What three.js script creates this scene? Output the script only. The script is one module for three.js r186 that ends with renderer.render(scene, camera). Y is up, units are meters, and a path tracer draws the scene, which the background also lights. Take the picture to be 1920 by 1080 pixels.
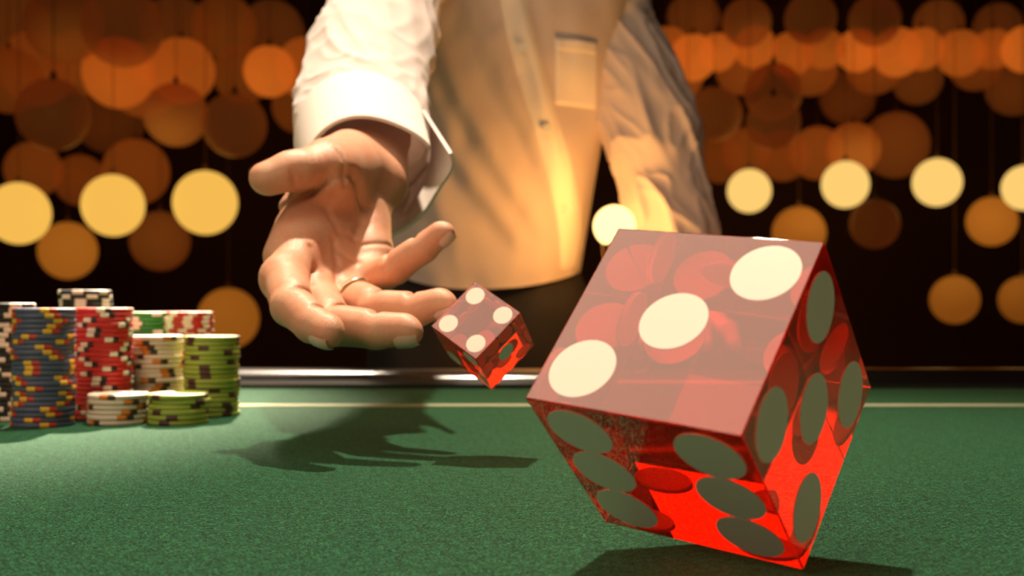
import * as THREE from 'three';
import { mergeGeometries } from 'three/addons/utils/BufferGeometryUtils.js';
import { RoundedBoxGeometry } from 'three/addons/geometries/RoundedBoxGeometry.js';
import { RectAreaLightUniformsLib } from 'three/addons/lights/RectAreaLightUniformsLib.js';
import { createNoise3D, createNoise2D } from 'simplex-noise';

// ---------------------------------------------------------------- camera, light, exposure
RectAreaLightUniformsLib.init();
const scene = new THREE.Scene();
scene.background = new THREE.Color(0x000000);
const camera = new THREE.PerspectiveCamera(27.587, 16 / 9, 0.02, 60);
camera.position.set(0, 0.8586, 0);
camera.lookAt(0, 0.8586, -1);
camera.setViewOffset(1920, 1080, 0, -30, 1920, 1080);
camera.focus = 0.45;
camera.userData.fStop = 13;
const renderer = new THREE.WebGLRenderer({ antialias: true });
renderer.toneMapping = THREE.LinearToneMapping;
renderer.toneMappingExposure = 1.0;
renderer.shadowMap.enabled = true;

const KEY_AT = [-0.4, 2.3, -2.35], KEY_TO = [-0.42, 0.8, -0.9], KEY_POWER = 150;      // unseen narrow spotlight from behind, past the man's right shoulder, lighting chips and felt
const OVER_AT = [-0.06, 2.5, -1.12], OVER_TO = [0.0, 0.8, -0.6], OVER_POWER = 20;      // unseen spotlight above the table, placed to throw the hand's shadow
const FILL_AT = [-0.43, 1.74, -0.32], FILL_SIZE = [0.95, 0.62], FILL_POWER = 2.6;        // unseen wide lamp over the table, lights the hand and the die's top
const FRONT_AT = [-0.75, 1.38, 0.35], FRONT_TO = [-0.1, 0.9, -0.75], FRONT_SIZE = [0.5, 0.7], FRONT_POWER = 4.0;   // unseen lamp beside the camera, placed to light the palm
const RIGHT_AT = [0.85, 1.15, 0.3], RIGHT_TO = [0.1, 0.84, -0.4], RIGHT_SIZE = [0.4, 0.5], RIGHT_POWER = 1.5;       // its weaker unseen twin on the other side, lights the large die
const FLARE_LAMP_AT = [0.1108, 0.9429, -1.27], FLARE_LAMP_POWER = 0.13;  // added bulb standing in for the lens flare, warms the shirt

// ---------------------------------------------------------------- helpers
let seed = 7;
const rnd = () => { seed = (seed + 0x6d2b79f5) | 0; let t = Math.imul(seed ^ (seed >>> 15), 1 | seed); t = (t + Math.imul(t ^ (t >>> 7), 61 | t)) ^ t; return ((t ^ (t >>> 14)) >>> 0) / 4294967296; };
const noise3 = createNoise3D(rnd), noise2 = createNoise2D(rnd);
const V = (a) => new THREE.Vector3(a[0], a[1], a[2]);
const lerp = (a, b, t) => a + (b - a) * t;
const clamp01 = (t) => Math.min(1, Math.max(0, t));
const smooth = (a, b, x) => { const t = clamp01((x - a) / (b - a)); return t * t * (3 - 2 * t); };
const used = {};
function numbered(name) { const n = used[name] = (used[name] ?? -1) + 1; return n ? name + '_' + String(n).padStart(3, '0') : name; }
function shade(o) { o.traverse((m) => { if (m.isMesh) { m.castShadow = true; m.receiveShadow = true; } }); return o; }
function thing(name, label, category, at = [0, 0, 0], group) {
  const o = new THREE.Group(); o.name = numbered(name); o.position.set(...at); o.userData = { label, category };
  if (group) o.userData.group = group;
  scene.add(o); return o;
}
function part(name, geometry, material, parent) { const m = new THREE.Mesh(geometry, material); m.name = name; m.castShadow = m.receiveShadow = true; parent.add(m); return m; }
function struct(name, geometry, material) { const m = part(name, geometry, material, scene); m.userData.kind = 'structure'; return m; }
const box = (w, h, d, x = 0, y = 0, z = 0) => new THREE.BoxGeometry(w, h, d).translate(x, y, z);
const cyl = (r0, r1, h, n = 24, x = 0, y = 0, z = 0) => new THREE.CylinderGeometry(r0, r1, h, n).translate(x, y, z);
const lin = (r, g, b) => new THREE.Color().setRGB(r, g, b);
const mat = (color, roughness = 0.7, more = {}) => new THREE.MeshPhysicalMaterial({ color, roughness, ...more });
function noiseTexture(size, repeat, fn, srgb) {
  const data = new Uint8Array(size * size * 4);
  for (let y = 0; y < size; y++) for (let x = 0; x < size; x++) {
    const c = fn(x, y), k = (y * size + x) * 4;
    data[k] = c[0]; data[k + 1] = c[1]; data[k + 2] = c[2]; data[k + 3] = 255;
  }
  const t = new THREE.DataTexture(data, size, size);
  t.wrapS = t.wrapT = THREE.RepeatWrapping; t.magFilter = THREE.LinearFilter; t.repeat.set(repeat, repeat);
  if (srgb) t.colorSpace = THREE.SRGBColorSpace;
  t.needsUpdate = true; return t;
}
// a closed surface round a signed distance field: one vertex per cell that the surface crosses
function meshField(sdf, lo, hi, cell, push = 3) {
  const n = [0, 1, 2].map((i) => Math.ceil((hi[i] - lo[i]) / cell) + 2), [nx, ny, nz] = n;
  const f = new Float32Array(nx * ny * nz);
  let i = 0;
  for (let z = 0; z < nz; z++) for (let y = 0; y < ny; y++) for (let x = 0; x < nx; x++) f[i++] = sdf(lo[0] + x * cell, lo[1] + y * cell, lo[2] + z * cell);
  const id = new Int32Array(f.length).fill(-1), pos = [], idx = [];
  const at = (x, y, z) => x + nx * (y + ny * z);
  const C = []; for (let k = 0; k < 8; k++) C.push([k & 1, (k >> 1) & 1, k >> 2]);
  const E = [[0, 1], [2, 3], [4, 5], [6, 7], [0, 2], [1, 3], [4, 6], [5, 7], [0, 4], [1, 5], [2, 6], [3, 7]];
  for (let z = 0; z < nz - 1; z++) for (let y = 0; y < ny - 1; y++) for (let x = 0; x < nx - 1; x++) {
    const v = C.map((c) => f[at(x + c[0], y + c[1], z + c[2])]);
    let neg = 0; for (const a of v) if (a < 0) neg++;
    if (!neg || neg === 8) continue;
    let sx = 0, sy = 0, sz = 0, m = 0;
    for (const [a, b] of E) if (v[a] < 0 !== v[b] < 0) {
      const t = v[a] / (v[a] - v[b]);
      sx += lerp(C[a][0], C[b][0], t); sy += lerp(C[a][1], C[b][1], t); sz += lerp(C[a][2], C[b][2], t); m++;
    }
    id[at(x, y, z)] = pos.length / 3;
    pos.push(lo[0] + (x + sx / m) * cell, lo[1] + (y + sy / m) * cell, lo[2] + (z + sz / m) * cell);
  }
  const quad = (a, b, c, d, flip) => { if (a < 0 || b < 0 || c < 0 || d < 0) return; if (flip) idx.push(a, c, b, a, d, c); else idx.push(a, b, c, a, c, d); };
  for (let z = 1; z < nz - 1; z++) for (let y = 1; y < ny - 1; y++) for (let x = 1; x < nx - 1; x++) {
    const a = f[at(x, y, z)] < 0;
    if (a !== f[at(x + 1, y, z)] < 0) quad(id[at(x, y - 1, z - 1)], id[at(x, y, z - 1)], id[at(x, y, z)], id[at(x, y - 1, z)], !a);
    if (a !== f[at(x, y + 1, z)] < 0) quad(id[at(x - 1, y, z - 1)], id[at(x - 1, y, z)], id[at(x, y, z)], id[at(x, y, z - 1)], !a);
    if (a !== f[at(x, y, z + 1)] < 0) quad(id[at(x - 1, y - 1, z)], id[at(x, y - 1, z)], id[at(x, y, z)], id[at(x - 1, y, z)], !a);
  }
  const nor = new Float32Array(pos.length), e = cell * 0.5;
  for (let p = 0; p < push; p++) for (let k = 0; k < pos.length; k += 3) {
    const [x, y, z] = [pos[k], pos[k + 1], pos[k + 2]], d = sdf(x, y, z);
    let gx = sdf(x + e, y, z) - sdf(x - e, y, z), gy = sdf(x, y + e, z) - sdf(x, y - e, z), gz = sdf(x, y, z + e) - sdf(x, y, z - e);
    const l = Math.hypot(gx, gy, gz) || 1; gx /= l; gy /= l; gz /= l;
    const s = Math.max(-cell, Math.min(cell, d / Math.max(0.4, l / (2 * e)))) * (p < push - 1 ? 0.8 : 0);
    pos[k] -= gx * s; pos[k + 1] -= gy * s; pos[k + 2] -= gz * s;
    nor[k] = gx; nor[k + 1] = gy; nor[k + 2] = gz;
  }
  const g = new THREE.BufferGeometry();
  g.setAttribute('position', new THREE.Float32BufferAttribute(pos, 3)); g.setAttribute('normal', new THREE.BufferAttribute(nor, 3)); g.setIndex(idx);
  return g;
}
const smin = (a, b, k) => { const h = Math.max(k - Math.abs(a - b), 0) / k; return Math.min(a, b) - h * h * k * 0.25; };
// distance to a limb bone: a capsule between two joints whose radius tapers
function bone(a, b, ra, rb) {
  const dx = b[0] - a[0], dy = b[1] - a[1], dz = b[2] - a[2], l2 = dx * dx + dy * dy + dz * dz || 1e-12;
  return (x, y, z) => {
    const px = x - a[0], py = y - a[1], pz = z - a[2];
    let t = (px * dx + py * dy + pz * dz) / l2; t = t < 0 ? 0 : t > 1 ? 1 : t;
    const qx = px - dx * t, qy = py - dy * t, qz = pz - dz * t;
    return Math.sqrt(qx * qx + qy * qy + qz * qz) - (ra + (rb - ra) * t);
  };
}
function ellipsoid(c, r) { const k = Math.min(...r); return (x, y, z) => { const a = (x - c[0]) / r[0], b = (y - c[1]) / r[1], d = (z - c[2]) / r[2]; const q = Math.sqrt(a * a + b * b + d * d); const g = Math.sqrt((a / r[0]) ** 2 + (b / r[1]) ** 2 + (d / r[2]) ** 2) || 1e-9; return Math.max(q * (q - 1) / g, -k); }; }
// a sheet of cloth or a tube given as a grid of points
function gridGeometry(nu, nv, fn, uvScale = [1, 1]) {
  const pos = [], uv = [], idx = [];
  for (let j = 0; j <= nv; j++) for (let i = 0; i <= nu; i++) { pos.push(...fn(i / nu, j / nv)); uv.push(i / nu * uvScale[0], j / nv * uvScale[1]); }
  for (let j = 0; j < nv; j++) for (let i = 0; i < nu; i++) { const a = j * (nu + 1) + i, b = a + nu + 1; idx.push(a, a + 1, b, a + 1, b + 1, b); }
  const g = new THREE.BufferGeometry();
  g.setAttribute('position', new THREE.Float32BufferAttribute(pos, 3)); g.setAttribute('uv', new THREE.Float32BufferAttribute(uv, 2)); g.setIndex(idx);
  g.computeVertexNormals();
  return g;
}
function weldSeam(g, nu, nv) {   // a closed tube: the first and last column share their normals
  const n = g.attributes.normal, a = new THREE.Vector3(), b = new THREE.Vector3();
  for (let j = 0; j <= nv; j++) { const p = j * (nu + 1), q = p + nu; a.fromBufferAttribute(n, p).add(b.fromBufferAttribute(n, q)).normalize(); n.setXYZ(p, a.x, a.y, a.z); n.setXYZ(q, a.x, a.y, a.z); }
  return g;
}

// ---------------------------------------------------------------- materials
const feltNoise = new Float32Array(512 * 512).map(() => rnd());
const felt = (x, y) => feltNoise[((y & 511) << 9) | (x & 511)];
const feltGrain = (x, y) => 0.5 * felt(x, y) + 0.3 * felt((x >> 1) + 91, (y >> 1) + 17) + 0.2 * felt((x >> 2) + 7, (y >> 2) + 301);
const feltMap = noiseTexture(512, 7, (x, y) => { const g = feltGrain(x, y) - 0.5, s = felt(x + 13, y + 77) > 0.94 ? 56 : 0, w = ((x + y) & 3) < 2 ? 8 : -8; return [17 + 84 * g + s + w, 61 + 170 * g + s * 1.1 + w, 41 + 118 * g + s * 0.5 + w].map((v) => Math.max(0, v)); }, true);
const feltBump = noiseTexture(512, 7, (x, y) => { const v = 255 * feltGrain(x + 5, y + 9); return [v, v, v]; });
const M = {
  felt: mat(0xffffff, 0.82, { map: feltMap, bumpMap: feltBump, bumpScale: 0.001, sheen: 0.5, sheenColor: lin(0.4, 0.8, 0.45), sheenRoughness: 0.45, specularIntensity: 0.2 }),
  feltLine: mat(0xb9bf9c, 0.85, { bumpMap: feltBump, bumpScale: 0.0004 }),
  rail: mat(lin(0.012, 0.009, 0.008), 0.22, { clearcoat: 0.6, clearcoatRoughness: 0.12 }),
  darkWood: mat(lin(0.035, 0.016, 0.009), 0.5),
  wall: mat(lin(0.09, 0.04, 0.018), 0.8),
  ceiling: mat(lin(0.05, 0.028, 0.018), 0.9),
  carpet: mat(lin(0.05, 0.018, 0.014), 0.95),
  blackMetal: mat(lin(0.015, 0.014, 0.013), 0.4, { metalness: 0.6 }),
  cap: mat(lin(0.22, 0.1, 0.035), 0.6),
  brass: mat(lin(0.5, 0.3, 0.1), 0.35, { metalness: 1 }),
};

// ---------------------------------------------------------------- the room
{
  const X = 4.6, Z0 = -7.4, Z1 = 2.6, H = 3.3, T = 0.2, W = 2 * X + 2 * T, D = Z1 - Z0 + 2 * T, zc = (Z0 + Z1) / 2;
  struct('floor', box(W, T, D, 0, -T / 2, zc), M.carpet);
  struct('ceiling', box(W, T, D, 0, H + T / 2, zc), M.ceiling);
  struct('wall_back', box(W, H, T, 0, H / 2, Z0 - T / 2), M.wall);
  struct('wall_front', box(W, H, T, 0, H / 2, Z1 + T / 2), M.wall);
  struct('wall_left', box(T, H, Z1 - Z0, -X - T / 2, H / 2, zc), M.wall);
  struct('wall_right', box(T, H, Z1 - Z0, X + T / 2, H / 2, zc), M.wall);
}

// ---------------------------------------------------------------- the gaming table
{
  const t = thing('gaming_table', 'green felt gaming table with a pale printed line and a glossy black rail', 'table', [0, 0, 0]);
  const top = new THREE.PlaneGeometry(2.8, 1.34, 1, 1);
  const uv = top.attributes.uv; for (let i = 0; i < uv.count; i++) uv.setXY(i, uv.getX(i) * 2.8, uv.getY(i) * 1.34);
  const slab = mergeGeometries([top.rotateX(-Math.PI / 2).translate(0, 0.78, -0.42), box(2.8, 0.03, 1.34, 0, 0.764, -0.42)]);
  part('felt_top', slab, M.felt, t);
  const ln = part('printed_line', box(2.8, 0.0006, 0.022, 0, 0.7802, -0.908), M.feltLine, t); ln.userData.label = 'pale printed line on the felt';
  const prof = new THREE.Shape();
  prof.moveTo(0, -0.07); prof.lineTo(0, 0.004); prof.bezierCurveTo(0.004, 0.014, 0.016, 0.0175, 0.03, 0.0175); prof.bezierCurveTo(0.05, 0.0175, 0.075, 0.012, 0.085, -0.01); prof.lineTo(0.085, -0.07); prof.closePath();
  const long = new THREE.ExtrudeGeometry(prof, { depth: 2.97, bevelEnabled: false, curveSegments: 14 }).rotateY(Math.PI / 2).translate(-1.485, 0.78, -1.09);
  part('far_rail', long, M.rail, t);
  for (const s of [-1, 1]) {
    const side = new THREE.ExtrudeGeometry(prof, { depth: 1.34, bevelEnabled: false, curveSegments: 14 });
    if (s < 0) side.rotateY(Math.PI).translate(-1.4, 0.78, 0.25); else side.translate(1.4, 0.78, -1.09);
    part('side_rail', side, M.rail, t);
  }
  part('apron', box(2.6, 0.12, 1.1, 0, 0.689, -0.45), M.darkWood, t);
  for (const [x, z] of [[-1.15, -0.9], [1.15, -0.9], [-1.15, 0.02], [1.15, 0.02]]) part('leg', cyl(0.05, 0.035, 0.629, 20, x, 0.3145, z), M.darkWood, t);
}

// ---------------------------------------------------------------- dice
const acrylic = new THREE.MeshPhysicalMaterial({ color: lin(0.97, 0.085, 0.03), roughness: 0.03, transmission: 0.88, thickness: 0.05, ior: 1.49, clearcoat: 1, clearcoatRoughness: 0.02, attenuationColor: lin(1, 0.26, 0.09), attenuationDistance: 0.05, specularIntensity: 1 });
const pipPaint = mat(lin(0.86, 0.8, 0.7), 0.35);
function die(name, label, edge, at, quat, faces) {
  const d = thing(name, label, 'die', at);
  d.quaternion.set(...quat).normalize();
  part('body', new RoundedBoxGeometry(edge, edge, edge, 3, edge * 0.008), acrylic, d);
  const o = 0.305 * edge, disc = new THREE.CylinderGeometry(0.152 * edge, 0.152 * edge, 0.016 * edge, 48);
  const spots = { 1: [[0, 0]], 2: [[-1, -1], [1, 1]], 3: [[-1, 1], [0, 0], [1, -1]], 4: [[-1, -1], [1, 1], [-1, 1], [1, -1]], 5: [[-1, -1], [1, 1], [-1, 1], [1, -1], [0, 0]], 6: [[-1, -1], [-1, 0], [-1, 1], [1, -1], [1, 0], [1, 1]] };
  const depth = 0.5 * edge - 0.008 * edge + 0.0006 * edge;
  for (const [face, n] of Object.entries(faces)) for (const [u, v] of spots[n]) {
    const p = part('pip', disc, pipPaint, d), s = face[0] === '-' ? -1 : 1;
    if (face[1] === 'y') p.position.set(u * o, s * depth, v * o);
    if (face[1] === 'z') { p.position.set(u * o, v * o, s * depth); p.rotation.x = Math.PI / 2; }
    if (face[1] === 'x') { p.position.set(s * depth, u * o, v * o); p.rotation.z = Math.PI / 2; }
  }
  return d;
}
die('casino_die', 'large translucent red die in mid-air showing three, six and five white pips', 0.0672, [0.0587, 0.8321, -0.3528], [0.41, -0.298, 0.0864, 0.8577], { '+y': 3, '-y': 4, '+z': 6, '-z': 1, '+x': 5, '-x': 2 });
die('casino_die', 'small translucent red die in mid-air by the fingertips showing four and one', 0.0328, [-0.0146, 0.8423, -0.6043], [0.4817, -0.3738, -0.0816, 0.7884], { '+y': 4, '-y': 3, '+x': 1, '-x': 6, '+z': 2, '-z': 5 });

// ---------------------------------------------------------------- poker chips
const CHIP_R = 0.0195, CHIP_T = 0.0033;
const chipBody = new THREE.LatheGeometry([[0, -1], [0.94, -1], [0.985, -0.8], [1, -0.5], [1, 0.5], [0.985, 0.8], [0.94, 1], [0.72, 1], [0.7, 0.9], [0, 0.9]].map(([r, h]) => new THREE.Vector2(r * CHIP_R, h * CHIP_T / 2)), 36);
function spotsGeometry(count, tones) {   // one inlaid edge spot: tones = [[centre in degrees, half width, colour], ...]; count of them go round the rim
  const parts = [];
  for (const [c, w, col] of tones) {
    const a0 = (c - w) * Math.PI / 180, n = 4, rOut = CHIP_R + 0.00012, rIn = CHIP_R * 0.76, h = CHIP_T / 2 + 0.00006;
    const ring = [[rIn, -h], [rOut * 0.95, -h], [rOut, -h * 0.62], [rOut, h * 0.62], [rOut * 0.95, h], [rIn, h]];
    const g = gridGeometry(n, ring.length - 1, (u, v) => { const a = a0 + u * 2 * w * Math.PI / 180, [r, y] = ring[Math.round(v * (ring.length - 1))]; return [r * Math.sin(a), y, r * Math.cos(a)]; });
    const colors = new Float32Array(g.attributes.position.count * 3);
    for (let i = 0; i < colors.length; i += 3) colors.set(col, i);
    g.setAttribute('color', new THREE.BufferAttribute(colors, 3)); parts.push(g);
  }
  return [count, mergeGeometries(parts)];
}
const spotPaint = mat(0xffffff, 0.55, { vertexColors: true, side: THREE.DoubleSide });
const chipKinds = {
  blue: [lin(0.075, 0.085, 0.16), spotsGeometry(4, [[-6, 8, [0.75, 0.4, 0.03]], [9, 7, [0.45, 0.03, 0.02]]]), 'slate-blue chip with yellow and red spots'],
  red: [lin(0.52, 0.022, 0.018), spotsGeometry(4, [[-6, 8, [0.72, 0.68, 0.56]], [8, 6, [0.012, 0.012, 0.012]]]), 'red chip with white and black spots'],
  white: [lin(0.7, 0.58, 0.47), spotsGeometry(3, [[-7, 9, [0.65, 0.2, 0.02]], [8, 8, [0.03, 0.025, 0.02]]]), 'cream chip with orange and black spots'],
  green: [lin(0.3, 0.37, 0.05), spotsGeometry(3, [[0, 11, [0.07, 0.02, 0.022]]]), 'lime-green chip with maroon spots'],
  black: [lin(0.012, 0.011, 0.01), spotsGeometry(6, [[0, 12, [0.72, 0.6, 0.5]]]), 'black chip with off-white spots'],
  forest: [lin(0.03, 0.2, 0.035), spotsGeometry(4, [[0, 14, [0.75, 0.62, 0.5]]]), 'dark green chip with off-white spots'],
  scarlet: [lin(0.55, 0.03, 0.02), spotsGeometry(8, [[0, 10, [0.78, 0.64, 0.52]]]), 'bright red chip with plain white spots'],
};
const stacks = [   // kind, centre x, centre z, count, sideways slip, place
  ['black', -0.3455, -0.80, 24, 0.0007, 'in the stack beside the blue one', 'black chips beside the blue stack'],
  ['blue', -0.3035, -0.76, 23, 0.0005, 'in the tall front stack', 'blue chips in one tall stack'],
  ['red', -0.2817, -0.81, 23, 0.0005, 'in the tall stack', 'red chips in one tall stack'],
  ['white', -0.2553, -0.842, 17, 0.0012, 'in the taller cream stack behind', 'cream chips in the taller stack'],
  ['green', -0.2128, -0.83, 17, 0.0013, 'in the taller lime stack', 'lime chips in the taller stack'],
  ['white', -0.2600, -0.775, 6, 0.0009, 'in the low front stack', 'cream chips in the low stack'],
  ['green', -0.2195, -0.775, 6, 0.0012, 'in the low front stack', 'lime chips in the low stack'],
  ['black', -0.327, -0.90, 27, 0.0006, 'in the tallest stack', 'black chips in the tallest stack'],
  ['forest', -0.279, -0.88, 22, 0.0003, 'in the stack behind the cream one', 'dark green chips behind the cream stack'],
  ['scarlet', -0.254, -0.92, 22, 0.0003, 'in the rearmost stack', 'bright red chips at the back'],
];
const places = ['lowest', 'second', 'third', 'fourth', 'fifth', 'sixth', 'seventh', 'eighth', 'ninth', 'tenth', 'eleventh', 'twelfth', 'thirteenth', 'fourteenth', 'fifteenth', 'sixteenth', 'seventeenth', 'eighteenth', 'nineteenth', 'twentieth', 'twenty-first', 'twenty-second', 'twenty-third', 'twenty-fourth', 'twenty-fifth', 'twenty-sixth', 'twenty-seventh'];
const chipProto = {};
for (const [k, [color, [count, spot]]] of Object.entries(chipKinds)) {
  const c = new THREE.Group();
  part('body', chipBody, mat(color, 0.5), c); for (let i = 0; i < count; i++) part('edge_spot', spot, spotPaint, c).rotation.y = i * 2 * Math.PI / count;
  chipProto[k] = c;
}
for (const [kind, x, z, count, slip, place, group] of stacks) {
  let dx = 0, dz = 0;
  for (let i = 0; i < count; i++) {
    dx = dx * 0.6 + (rnd() - 0.5) * 2 * slip; dz = dz * 0.6 + (rnd() - 0.5) * 2 * slip;
    const c = chipProto[kind].clone();
    c.name = numbered('poker_chip'); c.position.set(x + dx, 0.78 + CHIP_T * (i + 0.5) + 0.00005, z + dz); c.rotation.y = rnd() * 6.28;
    c.userData = { label: chipKinds[kind][2] + ', ' + (i === count - 1 ? 'topmost' : i ? places[i] + ' from bottom' : 'lowest') + ' ' + place, category: 'poker chip', group };
    scene.add(c);
  }
}

// ---------------------------------------------------------------- the man
const man = thing('person', 'person in a loose white shirt reaching an open palm over the table, throwing dice', 'person');
const skinBump = noiseTexture(512, 24, (x, y) => { const c = (f, ox) => 1 - Math.abs(noise2(x / f + ox, y / f)); const v = 255 * clamp01(0.45 * c(14, 0) + 0.35 * c(6, 50) + 0.2 * felt(x, y)); return [v, v, v]; });
const skin = mat(lin(0.7, 0.36, 0.225), 0.44, { vertexColors: true, bumpMap: skinBump, bumpScale: 0.00022, specularIntensity: 0.8, sheen: 0.25, sheenColor: lin(1, 0.45, 0.3) });
const nail = mat(lin(0.8, 0.52, 0.42), 0.38);
const WR = [-0.0903, 0.9451, -0.755];
const fingers = {
  index: [[-0.1243, 0.8725, -0.639], [-0.1139, 0.8572, -0.604], [-0.1001, 0.8479, -0.587], [-0.0902, 0.8439, -0.577]],
  middle: [[-0.1096, 0.861, -0.655], [-0.094, 0.8469, -0.612], [-0.0694, 0.8444, -0.599], [-0.0521, 0.8443, -0.594]],
  ring: [[-0.0957, 0.8623, -0.675], [-0.0738, 0.8551, -0.637], [-0.0511, 0.8546, -0.624], [-0.0354, 0.8586, -0.618]],
  pinky: [[-0.084, 0.8712, -0.692], [-0.0659, 0.8782, -0.665], [-0.0493, 0.8891, -0.657], [-0.0373, 0.898, -0.652]],
  thumb: [[-0.0989, 0.9415, -0.735], [-0.1095, 0.9379, -0.692], [-0.128, 0.9344, -0.672], [-0.1412, 0.9303, -0.668]],
};
const radii = { index: [0.0118, 0.0103, 0.0088, 0.0074], middle: [0.0118, 0.0104, 0.0089, 0.0074], ring: [0.0112, 0.0096, 0.0083, 0.0068], pinky: [0.0102, 0.0085, 0.0075, 0.006], thumb: [0.017, 0.0145, 0.0114, 0.0088] };
const elbow = [-0.1227, 1.0668, -1], shoulder = [-0.1513, 1.2222, -1.28];
const dorsal = { index: [-0.35, -0.8, 0.45], middle: [0.1, -0.8, 0.6], ring: [0.25, -0.85, 0.45], pinky: [0.55, -0.6, 0.55], thumb: [-0.3, 0.75, -0.6] };   // the way the nails face
const palmN = V(fingers.pinky[0]).sub(V(fingers.index[0])).cross(V(WR).sub(V(fingers.middle[0]))).normalize();
if (palmN.z < 0) palmN.negate();
function handField() {
  const palm = [], chains = [], creases = [];
  const add = (a, b, ra, rb) => palm.push(bone(a, b, ra, rb));
  add([-0.1057, 0.924, -0.727], fingers.index[0], 0.0125, 0.0118);
  add([-0.1002, 0.9248, -0.735], fingers.middle[0], 0.0125, 0.0118);
  add([-0.0942, 0.9225, -0.74], fingers.ring[0], 0.0125, 0.0112);
  add([-0.0895, 0.9185, -0.74], fingers.pinky[0], 0.0125, 0.0105);
  add([-0.0933, 0.9165, -0.728], [-0.0869, 0.8876, -0.708], 0.0135, 0.0125);       // hypothenar
  add([-0.0869, 0.8876, -0.708], [-0.0848, 0.8744, -0.696], 0.0125, 0.0105);
  add([-0.0989, 0.9428, -0.735], [-0.1095, 0.9379, -0.692], 0.0175, 0.015);        // thenar
  add([-0.105, 0.9541, -0.745], [-0.1123, 0.9428, -0.702], 0.0150, 0.0135);
  add([-0.0995, 0.9255, -0.718], [-0.1066, 0.9296, -0.694], 0.0135, 0.0125);
  add([-0.125, 0.9221, -0.705], [-0.1279, 0.8857, -0.662], 0.0105, 0.0125);       // web between thumb and index
  add([-0.1115, 0.9291, -0.705], [-0.1255, 0.9119, -0.69], 0.0115, 0.0105);
  add([-0.099, 0.9417, -0.746], [-0.1115, 0.9762, -0.84], 0.0215, 0.0235);        // wrist and forearm
  add([-0.0848, 0.9355, -0.752], [-0.0989, 0.9791, -0.85], 0.0185, 0.0235);
  add([-0.1115, 0.9762, -0.84], [-0.1215, 1.062, -0.99], 0.0235, 0.038);
  add([-0.0989, 0.9791, -0.85], [-0.1188, 1.062, -0.99], 0.0235, 0.038);
  for (const [name, j] of Object.entries(fingers)) {
    const r = radii[name], list = [];
    for (let k = 0; k < 3; k++) {
      list.push(bone(j[k], j[k + 1], r[k] * (k ? 0.96 : 1), r[k + 1] * 0.97));
      const a = V(j[k]), b = V(j[k + 1]), dir = b.clone().sub(a).normalize();
      const dn = V(dorsal[name]).negate().lerp(palmN, k === 2 ? 0.25 : 0.7), p = dn.addScaledVector(dir, -dn.dot(dir)).normalize();
      const c = a.clone().lerp(b, k === 2 ? 0.55 : 0.52).addScaledVector(p, 0.0024);
      const half = a.distanceTo(b) * (k === 2 ? 0.26 : 0.24), s = c.clone().addScaledVector(dir, -half), e = c.clone().addScaledVector(dir, half);
      list.push(bone(s.toArray(), e.toArray(), (r[k] + r[k + 1]) / 2 * 0.96, (r[k] + r[k + 1]) / 2 * 0.93));
      if (k > 0) { const o = V(j[k]).addScaledVector(p, r[k] * 1.05), side = dir.clone().cross(p).normalize(); creases.push([o.clone().addScaledVector(side, -r[k]).toArray(), o.clone().addScaledVector(side, r[k]).toArray(), 0.0014, 0.0017]); }
    }
    chains.push(list);
  }
  const inPalm = (pts, depth, width) => { for (let i = 0; i + 1 < pts.length; i++) creases.push([pts[i], pts[i + 1], depth, width, true]); };
  inPalm([[-0.1282, 0.9187, -0.6681], [-0.1183, 0.9234, -0.685], [-0.1072, 0.9248, -0.6997], [-0.0986, 0.9216, -0.7069], [-0.0923, 0.9167, -0.7099]], 0.0022, 0.0030);
  inPalm([[-0.1105, 0.9148, -0.6866], [-0.1068, 0.9078, -0.6847], [-0.1019, 0.8999, -0.6833], [-0.0939, 0.8975, -0.6909], [-0.0895, 0.9053, -0.7031]], 0.0007, 0.0028);
  inPalm([[-0.0872, 0.926, -0.7236], [-0.0891, 0.9163, -0.7131], [-0.0925, 0.902, -0.6967]], 0.0008, 0.0030);
  inPalm([[-0.1006, 0.889, -0.6745], [-0.0909, 0.8824, -0.6804]], 0.0012, 0.0022);
  inPalm([[-0.0887, 0.8923, -0.6923], [-0.0758, 0.8914, -0.7067]], 0.0009, 0.0016);
  inPalm([[-0.1032, 0.8939, -0.6759], [-0.1, 0.882, -0.6684], [-0.0995, 0.8706, -0.6574]], 0.0014, 0.0028);
  inPalm([[-0.1149, 0.8884, -0.6549], [-0.1105, 0.8778, -0.6499], [-0.1105, 0.8688, -0.64]], 0.0012, 0.0022);
  const pn = palmN;
  const cr = creases.map(([a, b, depth, width, flat]) => {
    const d = [b[0] - a[0], b[1] - a[1], b[2] - a[2]];
    if (flat) { const k = d[0] * pn.x + d[1] * pn.y + d[2] * pn.z; d[0] -= k * pn.x; d[1] -= k * pn.y; d[2] -= k * pn.z; }
    return { a, d, l2: d[0] * d[0] + d[1] * d[1] + d[2] * d[2], depth, w2: width * width, flat };
  });
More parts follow.
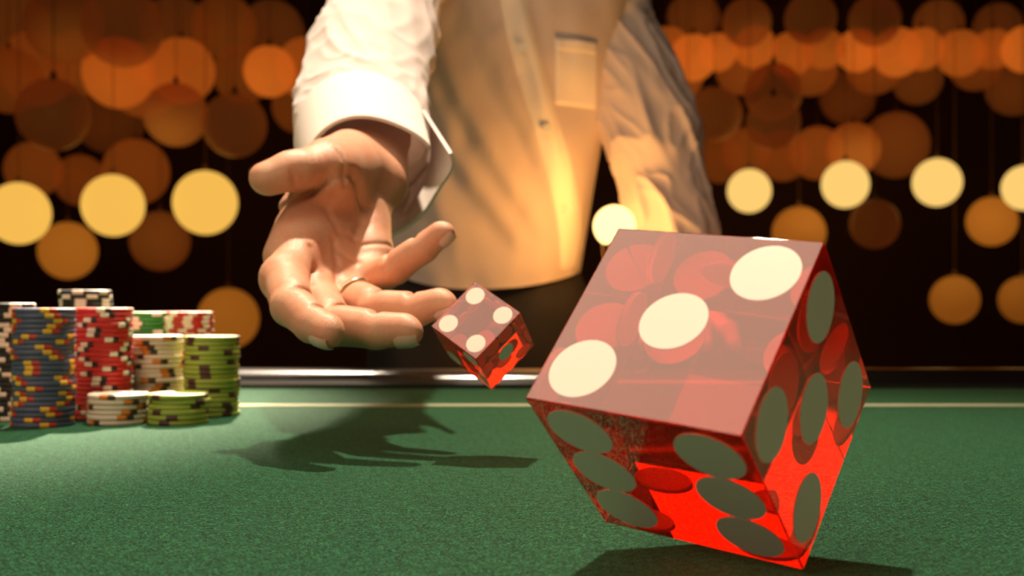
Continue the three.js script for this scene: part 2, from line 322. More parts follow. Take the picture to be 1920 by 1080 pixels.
  return (x, y, z) => {
    let p = 1;
    for (const f of palm) p = smin(p, f(x, y, z), 0.009);
    let q = 1;
    if (p < 0.16) for (const list of chains) { let c = 1; for (const f of list) c = smin(c, f(x, y, z), 0.0032); if (c < q) q = c; }
    let d = smin(p, q, 0.0075);
    if (d < 0.004 && d > -0.004) for (const c of cr) {
      let px = x - c.a[0], py = y - c.a[1], pz = z - c.a[2];
      const h = px * pn.x + py * pn.y + pz * pn.z;
      if (c.flat) { if (h < -0.03 || h > 0.03) continue; px -= h * pn.x; py -= h * pn.y; pz -= h * pn.z; }
      let t = (px * c.d[0] + py * c.d[1] + pz * c.d[2]) / c.l2; t = t < 0 ? 0 : t > 1 ? 1 : t;
      const a = px - c.d[0] * t, b = py - c.d[1] * t, e = pz - c.d[2] * t, r2 = a * a + b * b + e * e;
      if (r2 < 9 * c.w2) d += c.depth * Math.exp(-r2 / c.w2);
    }
    return d;
  };
}
function tint(g, base = 1) {   // mottled skin
  const p = g.attributes.position, c = new Float32Array(p.count * 3);
  for (let i = 0; i < p.count; i++) {
    const x = p.getX(i), y = p.getY(i), z = p.getZ(i), n = noise3(x * 55, y * 55, z * 55), m = noise3(x * 240, y * 240, z * 240), f = noise3(x * 900, y * 900, z * 900);
    c[i * 3] = base * (0.97 + 0.03 * m + 0.02 * f); c[i * 3 + 1] = base * (0.92 - 0.1 * n + 0.05 * m + 0.04 * f); c[i * 3 + 2] = base * (0.9 - 0.12 * n + 0.05 * m + 0.04 * f);
  }
  g.setAttribute('color', new THREE.BufferAttribute(c, 3));
  const uv = new Float32Array(p.count * 2);
  for (let i = 0; i < p.count; i++) { uv[i * 2] = p.getX(i) + p.getZ(i) * 0.4; uv[i * 2 + 1] = p.getY(i) + p.getZ(i) * 0.4; }
  g.setAttribute('uv', new THREE.BufferAttribute(uv, 2)); return g;
}
const leftWrist = [0.18, 0.8204, -1.2], leftElbow = [0.1725, 1.0298, -1.395], leftShoulder = [0.1195, 1.2833, -1.46];
{
  const hand = meshField(handField(), [-0.17, 0.82, -1.02], [-0.015, 0.985, -0.56], 0.0014);
  // the other hand rests on the rail
  const L = leftWrist, lb = [bone(V(leftElbow).lerp(V(L), 0.72).toArray(), L, 0.027, 0.024)], K = [L[0] - 0.005, 0.826, L[2] + 0.05];
  for (let k = 0; k < 4; k++) { const x = K[0] - 0.032 + k * 0.021, r = 0.0092 - Math.abs(k - 1.3) * 0.0006; lb.push(bone([L[0] - 0.012 + k * 0.008, L[1] - 0.004, L[2] + 0.008], [x, K[1], K[2]], 0.016, 0.0115)); lb.push(bone([x, K[1], K[2]], [x + (k - 1.5) * 0.004, 0.815, K[2] + 0.045], r * 1.08, r)); lb.push(bone([x + (k - 1.5) * 0.004, 0.815, K[2] + 0.045], [x + (k - 1.5) * 0.006, 0.803, K[2] + 0.066 - Math.abs(k - 1.3) * 0.005], r, r * 0.85)); }
  lb.push(bone([L[0] - 0.02, L[1] - 0.006, L[2] + 0.015], [L[0] - 0.05, 0.822, L[2] + 0.045], 0.015, 0.011), bone([L[0] - 0.05, 0.822, L[2] + 0.045], [L[0] - 0.066, 0.812, L[2] + 0.075], 0.0108, 0.0085));
  const leftHand = meshField((x, y, z) => { let d = 1; for (const f of lb) d = smin(d, f(x, y, z), 0.006); return d; }, [0.1, 0.785, -1.45], [0.3, 1.08, -1.06], 0.004);
  // neck and head, above the picture
  const hc = [-0.01, 1.56, -1.3], hb = [ellipsoid([hc[0], hc[1] + 0.02, hc[2]], [0.076, 0.098, 0.094]), ellipsoid([hc[0], hc[1] - 0.045, hc[2] + 0.03], [0.056, 0.066, 0.062]), bone([hc[0], hc[1] - 0.17, hc[2] - 0.06], [hc[0], hc[1] - 0.04, hc[2] - 0.02], 0.06, 0.054),
    bone([hc[0], hc[1] + 0.015, hc[2] + 0.09], [hc[0], hc[1] - 0.018, hc[2] + 0.108], 0.008, 0.0125), ellipsoid([hc[0] - 0.078, hc[1] - 0.002, hc[2] - 0.005], [0.009, 0.03, 0.018]), ellipsoid([hc[0] + 0.078, hc[1] - 0.002, hc[2] - 0.005], [0.009, 0.03, 0.018]),
    ellipsoid([hc[0], hc[1] - 0.048, hc[2] + 0.086], [0.022, 0.0055, 0.009]), ellipsoid([hc[0], hc[1] - 0.06, hc[2] + 0.085], [0.019, 0.0065, 0.009])];
  const eyes = [-1, 1].map((s) => ellipsoid([hc[0] + s * 0.032, hc[1] + 0.016, hc[2] + 0.094], [0.016, 0.011, 0.012]));
  const head = meshField((x, y, z) => { let d = 1; for (const f of hb) d = smin(d, f(x, y, z), 0.012); for (const f of eyes) d = -smin(-d, f(x, y, z), 0.008); return d; }, [hc[0] - 0.11, hc[1] - 0.26, hc[2] - 0.15], [hc[0] + 0.11, hc[1] + 0.14, hc[2] + 0.14], 0.005);
  part('forearm_and_hand', tint(hand), skin, man).userData.label = 'open hand with spread fingers, palm up';
  part('forearm_and_hand', tint(leftHand), skin, man);
  part('head', tint(head), skin, man);
  const hair = meshField((x, y, z) => Math.max(ellipsoid([hc[0], hc[1] + 0.028, hc[2] - 0.008], [0.084, 0.104, 0.1])(x, y, z), -ellipsoid([hc[0], hc[1] - 0.04, hc[2] + 0.085], [0.085, 0.1, 0.08])(x, y, z)), [hc[0] - 0.1, hc[1] - 0.09, hc[2] - 0.13], [hc[0] + 0.1, hc[1] + 0.15, hc[2] + 0.12], 0.006);
  part('hair', hair, mat(lin(0.02, 0.013, 0.009), 0.6), man);
  // fingernails
  for (const name of ['index', 'middle', 'ring', 'pinky', 'thumb']) {
    const j = fingers[name], r = radii[name][3], a = V(j[2]), b = V(j[3]), dir = b.clone().sub(a).normalize();
    const dv = V(dorsal[name]), down = dv.addScaledVector(dir, -dv.dot(dir)).normalize(), side = dir.clone().cross(down).normalize();
    const g = gridGeometry(10, 12, (u, v) => {
      const s = u * 2 - 1, t = v, ang = s * 0.8 * (t < 0.25 ? 0.72 + 1.12 * t : 1), ax = (-0.75 + 1.55 * t) * r, r2 = lerp(r * 0.97, radii[name][2] * 0.96, Math.max(0, -ax) / a.distanceTo(b)) + 0.0005, rr = ax > 0 ? Math.sqrt(Math.max(0.3 * r * r, r2 * r2 - ax * ax * 0.8)) : r2;
      return b.clone().addScaledVector(side, Math.sin(ang) * rr * 1.0).addScaledVector(down, Math.cos(ang) * rr + 0.0004).addScaledVector(dir, ax).toArray();
    });
    part('fingernail', g, nail, man).material.side = THREE.DoubleSide;
  }
  const a = V(fingers.ring[0]), b = V(fingers.ring[1]), dir = b.clone().sub(a).normalize();
  const band = part('ring', new THREE.TorusGeometry(0.0124, 0.0011, 10, 48), mat(lin(0.85, 0.66, 0.42), 0.18, { metalness: 1 }), man);
  band.position.copy(a.clone().lerp(b, 0.36).addScaledVector(palmN, 0.0012)); band.quaternion.setFromUnitVectors(new THREE.Vector3(0, 0, 1), dir); band.scale.z = 1.6; band.userData.label = 'thin gold ring on the ring finger';
}

// shirt ---------------------------------------------------------
const clothBump = noiseTexture(256, 60, (x, y) => { const v = 128 + 50 * Math.sin(x * Math.PI / 4) * Math.sin(y * Math.PI / 4) + 40 * (felt(x, y) - 0.5); return [v, v, v]; });
const cloth = mat(lin(0.77, 0.63, 0.58), 0.9, { side: THREE.DoubleSide, transmission: 0.25, thickness: 0, sheen: 0.2, sheenColor: lin(1, 0.95, 0.9) });
const clothThick = mat(lin(0.8, 0.7, 0.64), 0.9, { side: THREE.DoubleSide });
const torsoRings = [   // y, centre x, half width, half depth, centre z
  [0.885, -0.045, 0.128, 0.098, -1.470], [0.95, -0.040, 0.134, 0.102, -1.468], [1.02, -0.034, 0.139, 0.105, -1.464], [1.10, -0.028, 0.146, 0.108, -1.458], [1.18, -0.02, 0.155, 0.11, -1.45], [1.26, -0.012, 0.166, 0.108, -1.435], [1.32, -0.008, 0.165, 0.1, -1.42], [1.37, -0.008, 0.12, 0.085, -1.4], [1.40, -0.008, 0.07, 0.07, -1.38],
];
function ringAt(y) {
  let k = 0; while (k < torsoRings.length - 2 && y > torsoRings[k + 1][0]) k++;
  const a = torsoRings[k], b = torsoRings[k + 1], t = clamp01((y - a[0]) / (b[0] - a[0]));
  return a.map((v, i) => lerp(v, b[i], t));
}
const foldLines = [   // drape folds of the front: points (x, y) along the fold, height, width
  [[[-0.01, 1.29], [0, 1.214], [0.025, 1.133], [0.05, 1.039], [0.078, 0.93]], 0.013, 0.011],
  [[[-0.085, 1.29], [-0.056, 1.214], [-0.019, 1.133], [0.031, 1.033], [0.062, 0.945], [0.066, 0.9]], 0.013, 0.013],
  [[[-0.125, 1.25], [-0.093, 1.176], [-0.056, 1.089], [-0.006, 1.002], [0.05, 0.93]], 0.014, 0.014],
  [[[-0.125, 1.18], [-0.1, 1.12], [-0.069, 1.033], [-0.019, 0.965], [0.02, 0.92]], 0.012, 0.014],
  [[[0.06, 1.09], [0.069, 1.027], [0.075, 0.95]], 0.008, 0.01],
  [[[-0.12, 1.06], [-0.1, 0.99], [-0.06, 0.92]], 0.008, 0.015],
  [[[-0.035, 1.3], [-0.02, 1.2], [0.005, 1.12]], 0.007, 0.008],
  [[[0.03, 1.28], [0.04, 1.19], [0.055, 1.1]], 0.005, 0.009],
].map(([pts, amp, w]) => { let len = 0; const at = [0]; for (let i = 1; i < pts.length; i++) at.push(len += Math.hypot(pts[i][0] - pts[i - 1][0], pts[i][1] - pts[i - 1][1])); return { pts, amp, w, at, len }; });
function fold(x, y) {
  let h = 0;
  for (const { pts, amp, w, at, len } of foldLines) {
    let best = 1, run = 0, turn = 1;
    for (let i = 1; i < pts.length; i++) {
      const a = pts[i - 1], dx = pts[i][0] - a[0], dy = pts[i][1] - a[1], t = clamp01(((x - a[0]) * dx + (y - a[1]) * dy) / (dx * dx + dy * dy));
      const ex = x - a[0] - dx * t, ey = y - a[1] - dy * t, d2 = ex * ex + ey * ey;
      if (d2 < best) { best = d2; run = lerp(at[i - 1], at[i], t) / len; turn = clamp01(0.5 + (ex * dy - ey * dx) / Math.hypot(dx, dy) / 0.01); }
    }
    const s = w * lerp(1.45, 0.75, turn);
    h += amp * Math.pow(Math.sin(Math.PI * clamp01(run)), 0.7) * Math.exp(-best / (s * s));
  }
  return h + 0.004 * noise2(x * 9 + y * 6, y * 4 - x * 3) + 0.0016 * noise2(x * 26 + 9, y * 17);
}
function torsoPoint(ang, y, lift = 0) {   // ang 0 = wearer's left side, pi/2 = front
  const [, cx, a, b, zc] = ringAt(y), c = Math.cos(ang), s = Math.sin(ang), e = 0.86;
  const x = cx + Math.sign(c) * Math.pow(Math.abs(c), e) * a, front = Math.max(0, s);
  const z = zc + Math.sign(s) * Math.pow(Math.abs(s), e) * b + front * fold(x, y) + (1 - front) * 0.006 * noise3(x * 8, y * 5, s * 2) + lift;
  return [x, y, z];
}
function torsoFront(x, y, lift) { const [, cx, a] = ringAt(y), c = clamp01(Math.pow(Math.min(1, Math.abs(x - cx) / a), 1 / 0.86)) * Math.sign(x - cx); return torsoPoint(Math.acos(c), y, lift); }
const hemY = (ang) => 0.888 - 0.012 * Math.sin(ang) + 0.022 * Math.abs(Math.cos(ang)) ** 2 * (Math.cos(ang) < 0 ? 1.4 : 0.6);
{
  const nu = 160, nv = 110;
  const g = weldSeam(gridGeometry(nu, nv, (u, v) => { const a = u * Math.PI * 2; return torsoPoint(a, lerp(hemY(a), 1.4, v)); }), nu, nv);
  const shirt = part('shirt', g, cloth, man); shirt.userData.label = 'loose white button shirt';
  const patch = (x0, x1, y0, y1, lift, n = 24, m = 24, skew = () => 0) => gridGeometry(n, m, (u, v) => { const y = lerp(y0, y1, v), x = lerp(x1, x0, u) + skew(y); return torsoFront(x, y, lift * (u === 0 || u === 1 || v === 0 || v === 1 ? 0.1 : 1)); });
  part('pocket', patch(0.05, 0.101, 1.09, 1.163, 0.0035), clothThick, shirt);
  part('pocket_hem', patch(0.0495, 0.1015, 1.15, 1.165, 0.0055, 16, 8), clothThick, shirt);
  part('placket', patch(-0.012, 0.020, 0.9, 1.36, 0.0035, 6, 90, (y) => 0.075 * smooth(1.25, 0.9, y) - 0.005), clothThick, shirt);
  for (const y of [0.97, 1.06, 1.15, 1.24, 1.32]) { const p = torsoFront(-0.002 + 0.075 * smooth(1.25, 0.9, y), y, 0.0065); part('button', new THREE.CylinderGeometry(0.0055, 0.0055, 0.002, 20).rotateX(Math.PI / 2).translate(...p), mat(lin(0.8, 0.75, 0.68), 0.3), shirt); }
  part('collar', weldSeam(gridGeometry(60, 8, (u, v) => { const a = u * Math.PI * 2, r = 0.068 + 0.008 * Math.sin(v * 3.14) - 0.006 * v; return [-0.009 + Math.cos(a) * r, 1.395 + v * 0.035 - 0.012 * Math.sin(a), -1.375 + Math.sin(a) * r]; }), 60, 8), clothThick, shirt);

  // sleeves
  const sleeve = (name, pts, rad, flat, wr, nu2 = 120, nv2 = 150) => {
    const curve = new THREE.CatmullRomCurve3(pts.map(V), false, 'centripetal'), rc = (t) => { const s = t * (rad.length - 1), k = Math.min(rad.length - 2, Math.floor(s)); const q = s - k; return lerp(rad[k], rad[k + 1], q * q * (3 - 2 * q)); };
    const N = nv2, P = [], T = [], X = [];
    for (let j = 0; j <= N; j++) { P.push(curve.getPoint(j / N)); T.push(curve.getTangent(j / N)); }
    X.push(new THREE.Vector3(1, 0, 0).addScaledVector(T[0], -T[0].x).normalize());
    for (let j = 1; j <= N; j++) X.push(X[j - 1].clone().addScaledVector(T[j], -X[j - 1].dot(T[j])).normalize());
    const g2 = weldSeam(gridGeometry(nu2, nv2, (u, v) => {
      const j = Math.round(v * N), a = u * Math.PI * 2, Y = new THREE.Vector3().crossVectors(T[j], X[j]);
      const r = rc(v) * (1 + wr(a, v));
      return P[j].clone().addScaledVector(X[j], Math.cos(a) * r).addScaledVector(Y, Math.sin(a) * r * flat).toArray();
    }), nu2, nv2);
    return part(name, g2, cloth, shirt);
  };
  const wrinkle = (s, from, amp) => (a, v) => {
    const ca = Math.cos(a), sa = Math.sin(a), r1 = 1 - Math.abs(noise3(ca * 0.8 + s, sa * 0.8, v * 4.2 + ca * 1.1)), r2 = 1 - Math.abs(noise3(ca * 1.3, sa * 1.3 + s, v * 8 - sa * 1.8));
    return smooth(0, from, v) * (amp * (r1 * r1 * r1 - 0.3) + amp * 0.4 * (r2 * r2 * r2 - 0.3));
  };
  sleeve('sleeve', [[-0.1072, 0.9742, -0.842], [-0.113, 0.9974, -0.885], [-0.1196, 1.0295, -0.94], [-0.1209, 1.0677, -1], [-0.1217, 1.1114, -1.08], [-0.1266, 1.1617, -1.17], [-0.1319, 1.228, -1.29], [-0.1004, 1.2757, -1.38]], [0.0475, 0.0495, 0.052, 0.0535, 0.053, 0.056, 0.062, 0.07], 0.95, wrinkle(3, 0.12, 0.075));
  sleeve('sleeve', [[0.1804, 0.8201, -1.21], [0.1844, 0.8643, -1.26], [0.1826, 0.9311, -1.33], [0.1788, 0.9903, -1.38], [0.1679, 1.0573, -1.41], [0.1508, 1.1251, -1.43], [0.1244, 1.1924, -1.44], [0.1051, 1.2527, -1.445], [0.0655, 1.2873, -1.44]], [0.032, 0.043, 0.0495, 0.0525, 0.059, 0.056, 0.05, 0.055, 0.06], 0.9, wrinkle(11, 0.05, 0.13));
  // cuffs
  const cuff = (name, c0, c1, r0, r1, shape) => {   // c0 = opening, c1 = where it joins the sleeve
    const ax = V(c1).sub(V(c0)), t = ax.clone().normalize(), X = new THREE.Vector3(1, 0, 0).addScaledVector(t, -t.x).normalize(), Y = new THREE.Vector3().crossVectors(t, X);
    const at = (a, v, o) => { const [dr, dl] = shape(a, v), r = lerp(r0, r1, v) + dr + o; return V(c0).addScaledVector(ax, v + dl * (1 - v)).addScaledVector(X, Math.cos(a) * r).addScaledVector(Y, Math.sin(a) * r).toArray(); };
    const a0 = -0.42, a1 = Math.PI * 2 - 0.55;
    const outer = gridGeometry(110, 16, (u, v) => at(lerp(a0, a1, u), v, 0.0011)), inner = gridGeometry(110, 16, (u, v) => at(lerp(a1, a0, u), v, -0.0011));
    const rim = gridGeometry(110, 1, (u, v) => at(lerp(a1, a0, u), 0, v ? 0.0011 : -0.0011));
    const ends = [a0, a1].map((e) => gridGeometry(1, 16, (u, v) => at(e, v, u ? 0.0011 : -0.0011)));
    part(name, mergeGeometries([outer, inner, rim, ...ends]), clothThick, shirt);
  };
  cuff('cuff', [-0.0947, 0.939, -0.772], [-0.1082, 0.9776, -0.85], 0.0435, 0.0492, (a, v) => {
    const e = Math.exp(-(((a + 0.42) / 0.42) ** 2)) + Math.exp(-(((a - Math.PI * 2 + 0.55) / 0.5) ** 2)) * 0.3;
    return [0.015 * e * (1 - v) + 0.0012 * Math.sin(a * 3 + 1), -0.2 * e + 0.03 * Math.sin(a * 2)];
  });
  cuff('cuff', [0.1777, 0.8058, -1.185], [0.1813, 0.8309, -1.22], 0.036, 0.038, () => [0, 0]);
}
// trousers and shoes
{
  const legs = [bone([-0.1, 0.84, -1.475], [-0.115, 0.47, -1.47], 0.082, 0.062), bone([-0.115, 0.47, -1.47], [-0.12, 0.07, -1.5], 0.062, 0.055), bone([0.02, 0.84, -1.475], [0.04, 0.47, -1.47], 0.082, 0.062), bone([0.04, 0.47, -1.47], [0.05, 0.07, -1.5], 0.062, 0.055), bone([-0.085, 0.91, -1.475], [0.005, 0.91, -1.475], 0.078, 0.078)];
  const tr = meshField((x, y, z) => { let d = 1; for (const f of legs) d = smin(d, f(x, y, z), 0.02); return Math.max(d + 0.004 * noise3(x * 14, y * 9, z * 14), 0.025 - y); }, [-0.24, 0.01, -1.6], [0.17, 1.0, -1.36], 0.009);
  part('trousers', tr, mat(lin(0.018, 0.014, 0.012), 0.85), man);
  for (const x of [-0.12, 0.05]) part('shoe', meshField((a, b, c) => Math.max(smin(bone([x, 0.04, -1.53], [x, 0.03, -1.34], 0.042, 0.04)(a, b, c), bone([x, 0.06, -1.52], [x, 0.09, -1.5], 0.04, 0.04)(a, b, c), 0.03), 0.001 - b), [x - 0.07, -0.01, -1.6], [x + 0.07, 0.15, -1.28], 0.006), mat(lin(0.012, 0.01, 0.009), 0.35), man);
}

// ---------------------------------------------------------------- lamps
const globeGeometry = new THREE.SphereGeometry(1, 32, 20);
const glowMats = {};
const tones = [1, 0.72, 1.18, 0.86, 0.6];
const glow = (rgb, clear) => glowMats[rgb.join()] ??= clear ? new THREE.MeshPhysicalMaterial({ color: lin(0.85, 0.46, 0.17), emissive: lin(...rgb), emissiveIntensity: 1.4, roughness: 0.02, transmission: 0.6, thickness: 0, specularIntensity: 0.1 })
  : new THREE.MeshStandardMaterial({ color: 0x000000, emissive: lin(...rgb), roughness: 0.6 });
function pendant([x, y, z, r], rgb, label, group, power) {
  const p = thing('pendant_lamp', label, 'lamp', [x, y, z], group), cord = 3.3 - y - r - 0.03;
  part('lamp_globe', globeGeometry, glow(rgb, !power), p).scale.setScalar(r);
  part('lamp_cap', cyl(0.006, 0.013, 0.03, 16, 0, r + 0.01, 0), M.cap, p);
  part('lamp_cord', cyl(0.0016, 0.0016, cord, 6, 0, r + 0.03 + cord / 2, 0), M.cap, p);
  if (power) { const l = new THREE.PointLight(lin(1, 0.55, 0.16), power); l.castShadow = true; l.shadow.radius = 4; p.add(l); }
}
const GOLD = [0.92, 0.5, 0.085], PALE = [1.0, 0.62, 0.17], AMBER = [0.24, 0.095, 0.01], ORANGE = [0.36, 0.095, 0.01], RUST = [0.12, 0.032, 0.004], BROWN = [0.06, 0.018, 0.003];
const lampSets = [
  ['bright golden globe lamp behind the poker chips, NTH of its row from the thumb', 'golden globe lamps in the row behind the chips', GOLD, 0.09, [[-1.804, 1.19, -4.291, 0.113], [-1.459, 1.219, -4.291, 0.113], [-1.122, 1.229, -4.291, 0.117]]],
  ['bright pale-gold globe lamp in the row behind the large die, NTH from the sleeve', 'pale-gold globe lamps in the row behind the large die', PALE, 0.09, [[1.008, 1.339, -4.984, 0.093], [1.416, 1.366, -4.984, 0.1], [1.806, 1.375, -4.984, 0.102], [2.179, 1.352, -4.984, 0.095]]],
  [['dull amber globe lamp just below two bright golden globe lamps', 'dull amber globe lamp between the poker chips and the open hand', 'dull amber globe lamp just above the edge of the large die', 'dull amber globe lamp hanging lowest, past the large die', 'dull amber globe lamp hanging lowest, past the large die', 'dull amber globe lamp just below the row of pale-gold lamps'], 'dull amber globe lamps hanging low', AMBER, 0, [[-2.012, 1.1, -5.314, 0.13], [-1.285, 0.793, -5.314, 0.138], [1.3, 1.18, -5.314, 0.121], [2.005, 0.878, -5.314, 0.109], [2.314, 0.878, -5.314, 0.106], [2.268, 1.249, -5.545, 0.116]]],
  ['orange globe lamp in the upper row over the poker chips, NTH from the sleeve', 'orange globe lamps in the upper row over the chips', ORANGE, 0, [[-1.672, 1.84, -4.984, 0.15], [-1.377, 1.829, -4.885, 0.138], [-0.872, 1.86, -4.984, 0.131], [-0.976, 1.794, -4.72, 0.103]]],
  ['orange globe lamp in the crowded upper row behind the large die, NTH from the sleeve', 'orange globe lamps in the crowded upper row', ORANGE, 0, [[0.745, 2.078, -5.611, 0.107], [0.831, 1.988, -5.38, 0.108], [0.982, 2.062, -5.611, 0.092], [1.188, 2.117, -5.743, 0.104], [1.41, 2.122, -5.941, 0.113], [1.492, 2.078, -5.611, 0.097], [1.701, 2.106, -5.776, 0.105], [1.82, 2.048, -5.545, 0.116], [2.016, 2.114, -5.776, 0.105], [2.243, 2.114, -5.875, 0.117], [2.476, 2.171, -6.04, 0.104], [2.516, 2.106, -5.743, 0.115]]],
  ['dim rust-coloured globe lamp among the orange ones', 'dim rust-coloured globe lamps', RUST, 0, [[-2.43, 2.065, -6.007, 0.191], [-2.078, 2.018, -5.644, 0.154], [-1.379, 2.038, -6.007, 0.153], [-1.393, 2.2, -5.677, 0.155], [-1.884, 2.005, -6.007, 0.191], [-2.052, 1.58, -6.403, 0.18], [-2.6, 1.588, -6.37, 0.151], [-2.467, 1.565, -6.7, 0.146], [-2.424, 1.936, -5.644, 0.159], [0.846, 2.033, -6.007, 0.137], [1.213, 2.1, -6.205, 0.135], [1.579, 2.1, -6.205, 0.141], [1.877, 2.087, -6.073, 0.144], [2.493, 2.148, -6.304, 0.143], [1.691, 1.695, -6.502, 0.148], [1.578, 1.722, -6.832, 0.149], [1.3, 1.701, -6.502, 0.136], [1.205, 1.693, -6.799, 0.136], [-1.086, 1.863, -5.974, 0.136], [1.565, 1.568, -5.38, 0.122]]],
  ['barely lit brown globe lamp at the back of the room', 'barely lit brown globe lamps', BROWN, 0, [[-1.336, 1.81, -4.027, 0.137], [-1.777, 1.969, -4.654, 0.152], [-2.862, 2.45, -6.733, 0.202], [-1.947, 2.435, -6.799, 0.204], [-1.33, 2.366, -6.502, 0.177], [-1.471, 1.466, -3.763, 0.116], [-2.424, 1.976, -7.063, 0.212], [-1.314, 1.599, -4.588, 0.125], [-1.614, 1.147, -5.38, 0.137], [-0.952, 1.472, -4.027, 0.11], [1.059, 1.718, -4.753, 0.117], [1.956, 2.064, -6.832, 0.161], [2.117, 1.735, -6.469, 0.182], [0.821, 1.626, -4.753, 0.112], [1.063, 2.134, -5.314, 0.111], [1.151, 1.96, -4.522, 0.099], [1.469, 2.008, -4.753, 0.104], [2.448, 2.465, -6.733, 0.141], [1.005, 2.44, -6.502, 0.148], [2.798, 2.062, -6.535, 0.154], [1.398, 1.167, -4.522, 0.095], [0.772, 1.21, -5.149, 0.117], [2.429, 2.201, -7.03, 0.147], [0.956, 1.522, -4.291, 0.098], [2.826, 2.473, -6.832, 0.137]]],  // some of these dim globes added to thicken the warm haze
];
const ordinals = ['first', 'second', 'third', 'fourth', 'fifth', 'sixth', 'seventh', 'eighth', 'ninth', 'tenth', 'eleventh', 'twelfth'];
lampSets.forEach(([label, group, rgb, power, spots], set) => {
  const near = spots.map((p) => Math.abs(p[0] / p[2])).sort((a, b) => a - b);   // counted outward from the person
  spots.forEach((at, i) => {
    const n = near.indexOf(Math.abs(at[0] / at[2])), t = power ? 1 : tones[(i * 3 + set) % 5];
    const own = Array.isArray(label) ? label[i] : label.includes('NTH') ? label.replace('NTH', ordinals[n]) : label;
    pendant(at, rgb.map((c) => c * t), own, group, power);
  });
});

// added bulb on a stand, in place of the lens flare, warming the shirt
{
  const p = thing('added_flare_lamp', 'added floor lamp in place of the lens flare, warming the person in white', 'lamp', [FLARE_LAMP_AT[0], 0, FLARE_LAMP_AT[2]]);
  const y = FLARE_LAMP_AT[1];
  part('added_lamp_bulb', new THREE.SphereGeometry(0.023, 32, 20).translate(0, y, 0), new THREE.MeshStandardMaterial({ color: 0x000000, emissive: lin(1, 0.64, 0.22), emissiveIntensity: 2.8 }), p);
  part('socket', cyl(0.014, 0.011, 0.04, 20, 0, y - 0.04, 0), M.brass, p);
  part('pole', cyl(0.01, 0.01, y - 0.1, 16, 0, 0.02 + (y - 0.1) / 2, 0), M.blackMetal, p);
  part('base', cyl(0.13, 0.14, 0.02, 36, 0, 0.01, 0), M.blackMetal, p);
  const l = new THREE.PointLight(lin(1, 0.44, 0.1), FLARE_LAMP_POWER); l.position.set(0, y, 0); l.castShadow = true; l.shadow.radius = 1.1; p.add(l);
}
// two unseen ceiling spotlights, placed to light the chips and the hand
function spotlight(label, at, to, power, cone, soft, size) {
  const p = thing('unseen_ceiling_spotlight', label, 'spotlight', at);
  const dir = V(to).sub(V(at)).normalize(), q = new THREE.Quaternion().setFromUnitVectors(new THREE.Vector3(0, -1, 0), dir);
  const can = part('spotlight_housing', new THREE.LatheGeometry([[0, 0.16], [0.05, 0.16], [0.06, 0.14], [0.06, 0], [0.055, 0], [0.055, 0.03], [0, 0.03]].map((a) => new THREE.Vector2(...a)), 32), M.blackMetal, p); can.quaternion.copy(q);
  const lens = part('spotlight_lens', cyl(0.05, 0.05, 0.004, 32, 0, 0.022, 0), new THREE.MeshStandardMaterial({ color: 0, emissive: lin(1, 0.86, 0.66), emissiveIntensity: 3 }), p); lens.quaternion.copy(q);
  part('stem', cyl(0.01, 0.01, 3.3 - at[1] - 0.1, 12, 0, 0.1 + (3.3 - at[1] - 0.1) / 2, -0.06), M.blackMetal, p);
  const l = new THREE.SpotLight(lin(1, 0.81, 0.6), power, 0, cone, soft); l.castShadow = true; l.shadow.radius = size;
  l.position.copy(dir).multiplyScalar(0.01); l.target.position.copy(dir); p.add(l, l.target);
}
spotlight('black ceiling spotlight behind the person, out of view, lighting the poker chips', KEY_AT, KEY_TO, KEY_POWER, 0.165, 1, 1.8);
spotlight('black ceiling spotlight above the person, out of view, lighting the open hand', OVER_AT, OVER_TO, OVER_POWER, 0.38, 0.9, 1.3);
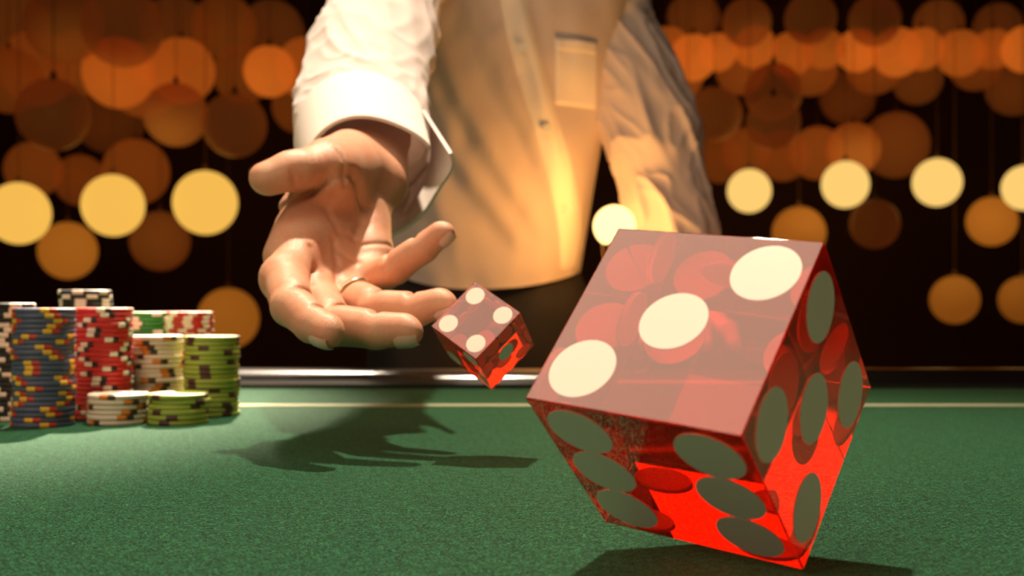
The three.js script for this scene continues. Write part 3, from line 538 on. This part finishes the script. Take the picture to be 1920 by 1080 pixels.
// two unseen softboxes on either side of the camera, lighting palm and die
function softbox(label, at, to, size, color, power) {
  const p = thing('unseen_studio_lamp', label, 'lamp', at), [w, d] = size;
  const h = new THREE.Group(); h.name = 'lamp_head'; h.lookAt(V(to).sub(V(at))); p.add(h);
  part('lamp_housing', new THREE.CylinderGeometry(0.05, 0.5, 0.22, 4, 1, true).rotateY(Math.PI / 4).rotateX(-Math.PI / 2).scale(w / 0.7, d / 0.7, 1).translate(0, 0, -0.115), mat(lin(0.02, 0.02, 0.02), 0.7, { side: THREE.DoubleSide }), h);
  part('lamp_diffuser', box(w, d, 0.006, 0, 0, -0.006), new THREE.MeshStandardMaterial({ color: 0, emissive: lin(1, 0.76, 0.52), emissiveIntensity: 0.6 }), h);
  const b = V([0, 0, -0.2]).applyQuaternion(h.quaternion);
  part('pole', cyl(0.012, 0.012, at[1] + b.y - 0.02, 14, b.x, -at[1] + 0.02 + (at[1] + b.y - 0.02) / 2, b.z), M.blackMetal, p);
  part('base', cyl(0.16, 0.17, 0.02, 32, b.x, -at[1] + 0.01, b.z), M.blackMetal, p);
  const l = new THREE.RectAreaLight(color, power, w, d); l.rotation.y = Math.PI; h.add(l);
}
softbox('large square softbox lamp out of view on the chip side, lighting the palm', FRONT_AT, FRONT_TO, FRONT_SIZE, lin(1, 0.7, 0.44), FRONT_POWER);
softbox('small square softbox lamp out of view, lighting the large die', RIGHT_AT, RIGHT_TO, RIGHT_SIZE, lin(1, 0.74, 0.36), RIGHT_POWER);
// unseen wide lamp over the table, lighting the hand and the top of the die
{
  const p = thing('unseen_table_lamp', 'wide rectangular lamp hanging over the gaming table, out of view above', 'lamp', FILL_AT), [w, d] = FILL_SIZE;
  part('lamp_housing', new RoundedBoxGeometry(w + 0.06, 0.06, d + 0.06, 3, 0.012).translate(0, 0.045, 0), M.blackMetal, p);
  part('lamp_diffuser', box(w, 0.008, d, 0, 0.012, 0), new THREE.MeshStandardMaterial({ color: 0, emissive: lin(1, 0.8, 0.58), emissiveIntensity: 0.6 }), p);
  for (const x of [-0.3, 0.3]) part('lamp_cord', cyl(0.004, 0.004, 3.3 - FILL_AT[1] - 0.075, 8, x, 0.075 + (3.3 - FILL_AT[1] - 0.075) / 2, 0), M.blackMetal, p);
  const l = new THREE.RectAreaLight(lin(1, 0.77, 0.54), FILL_POWER, w, d); l.rotation.x = -Math.PI / 2; p.add(l);
}
renderer.render(scene, camera);
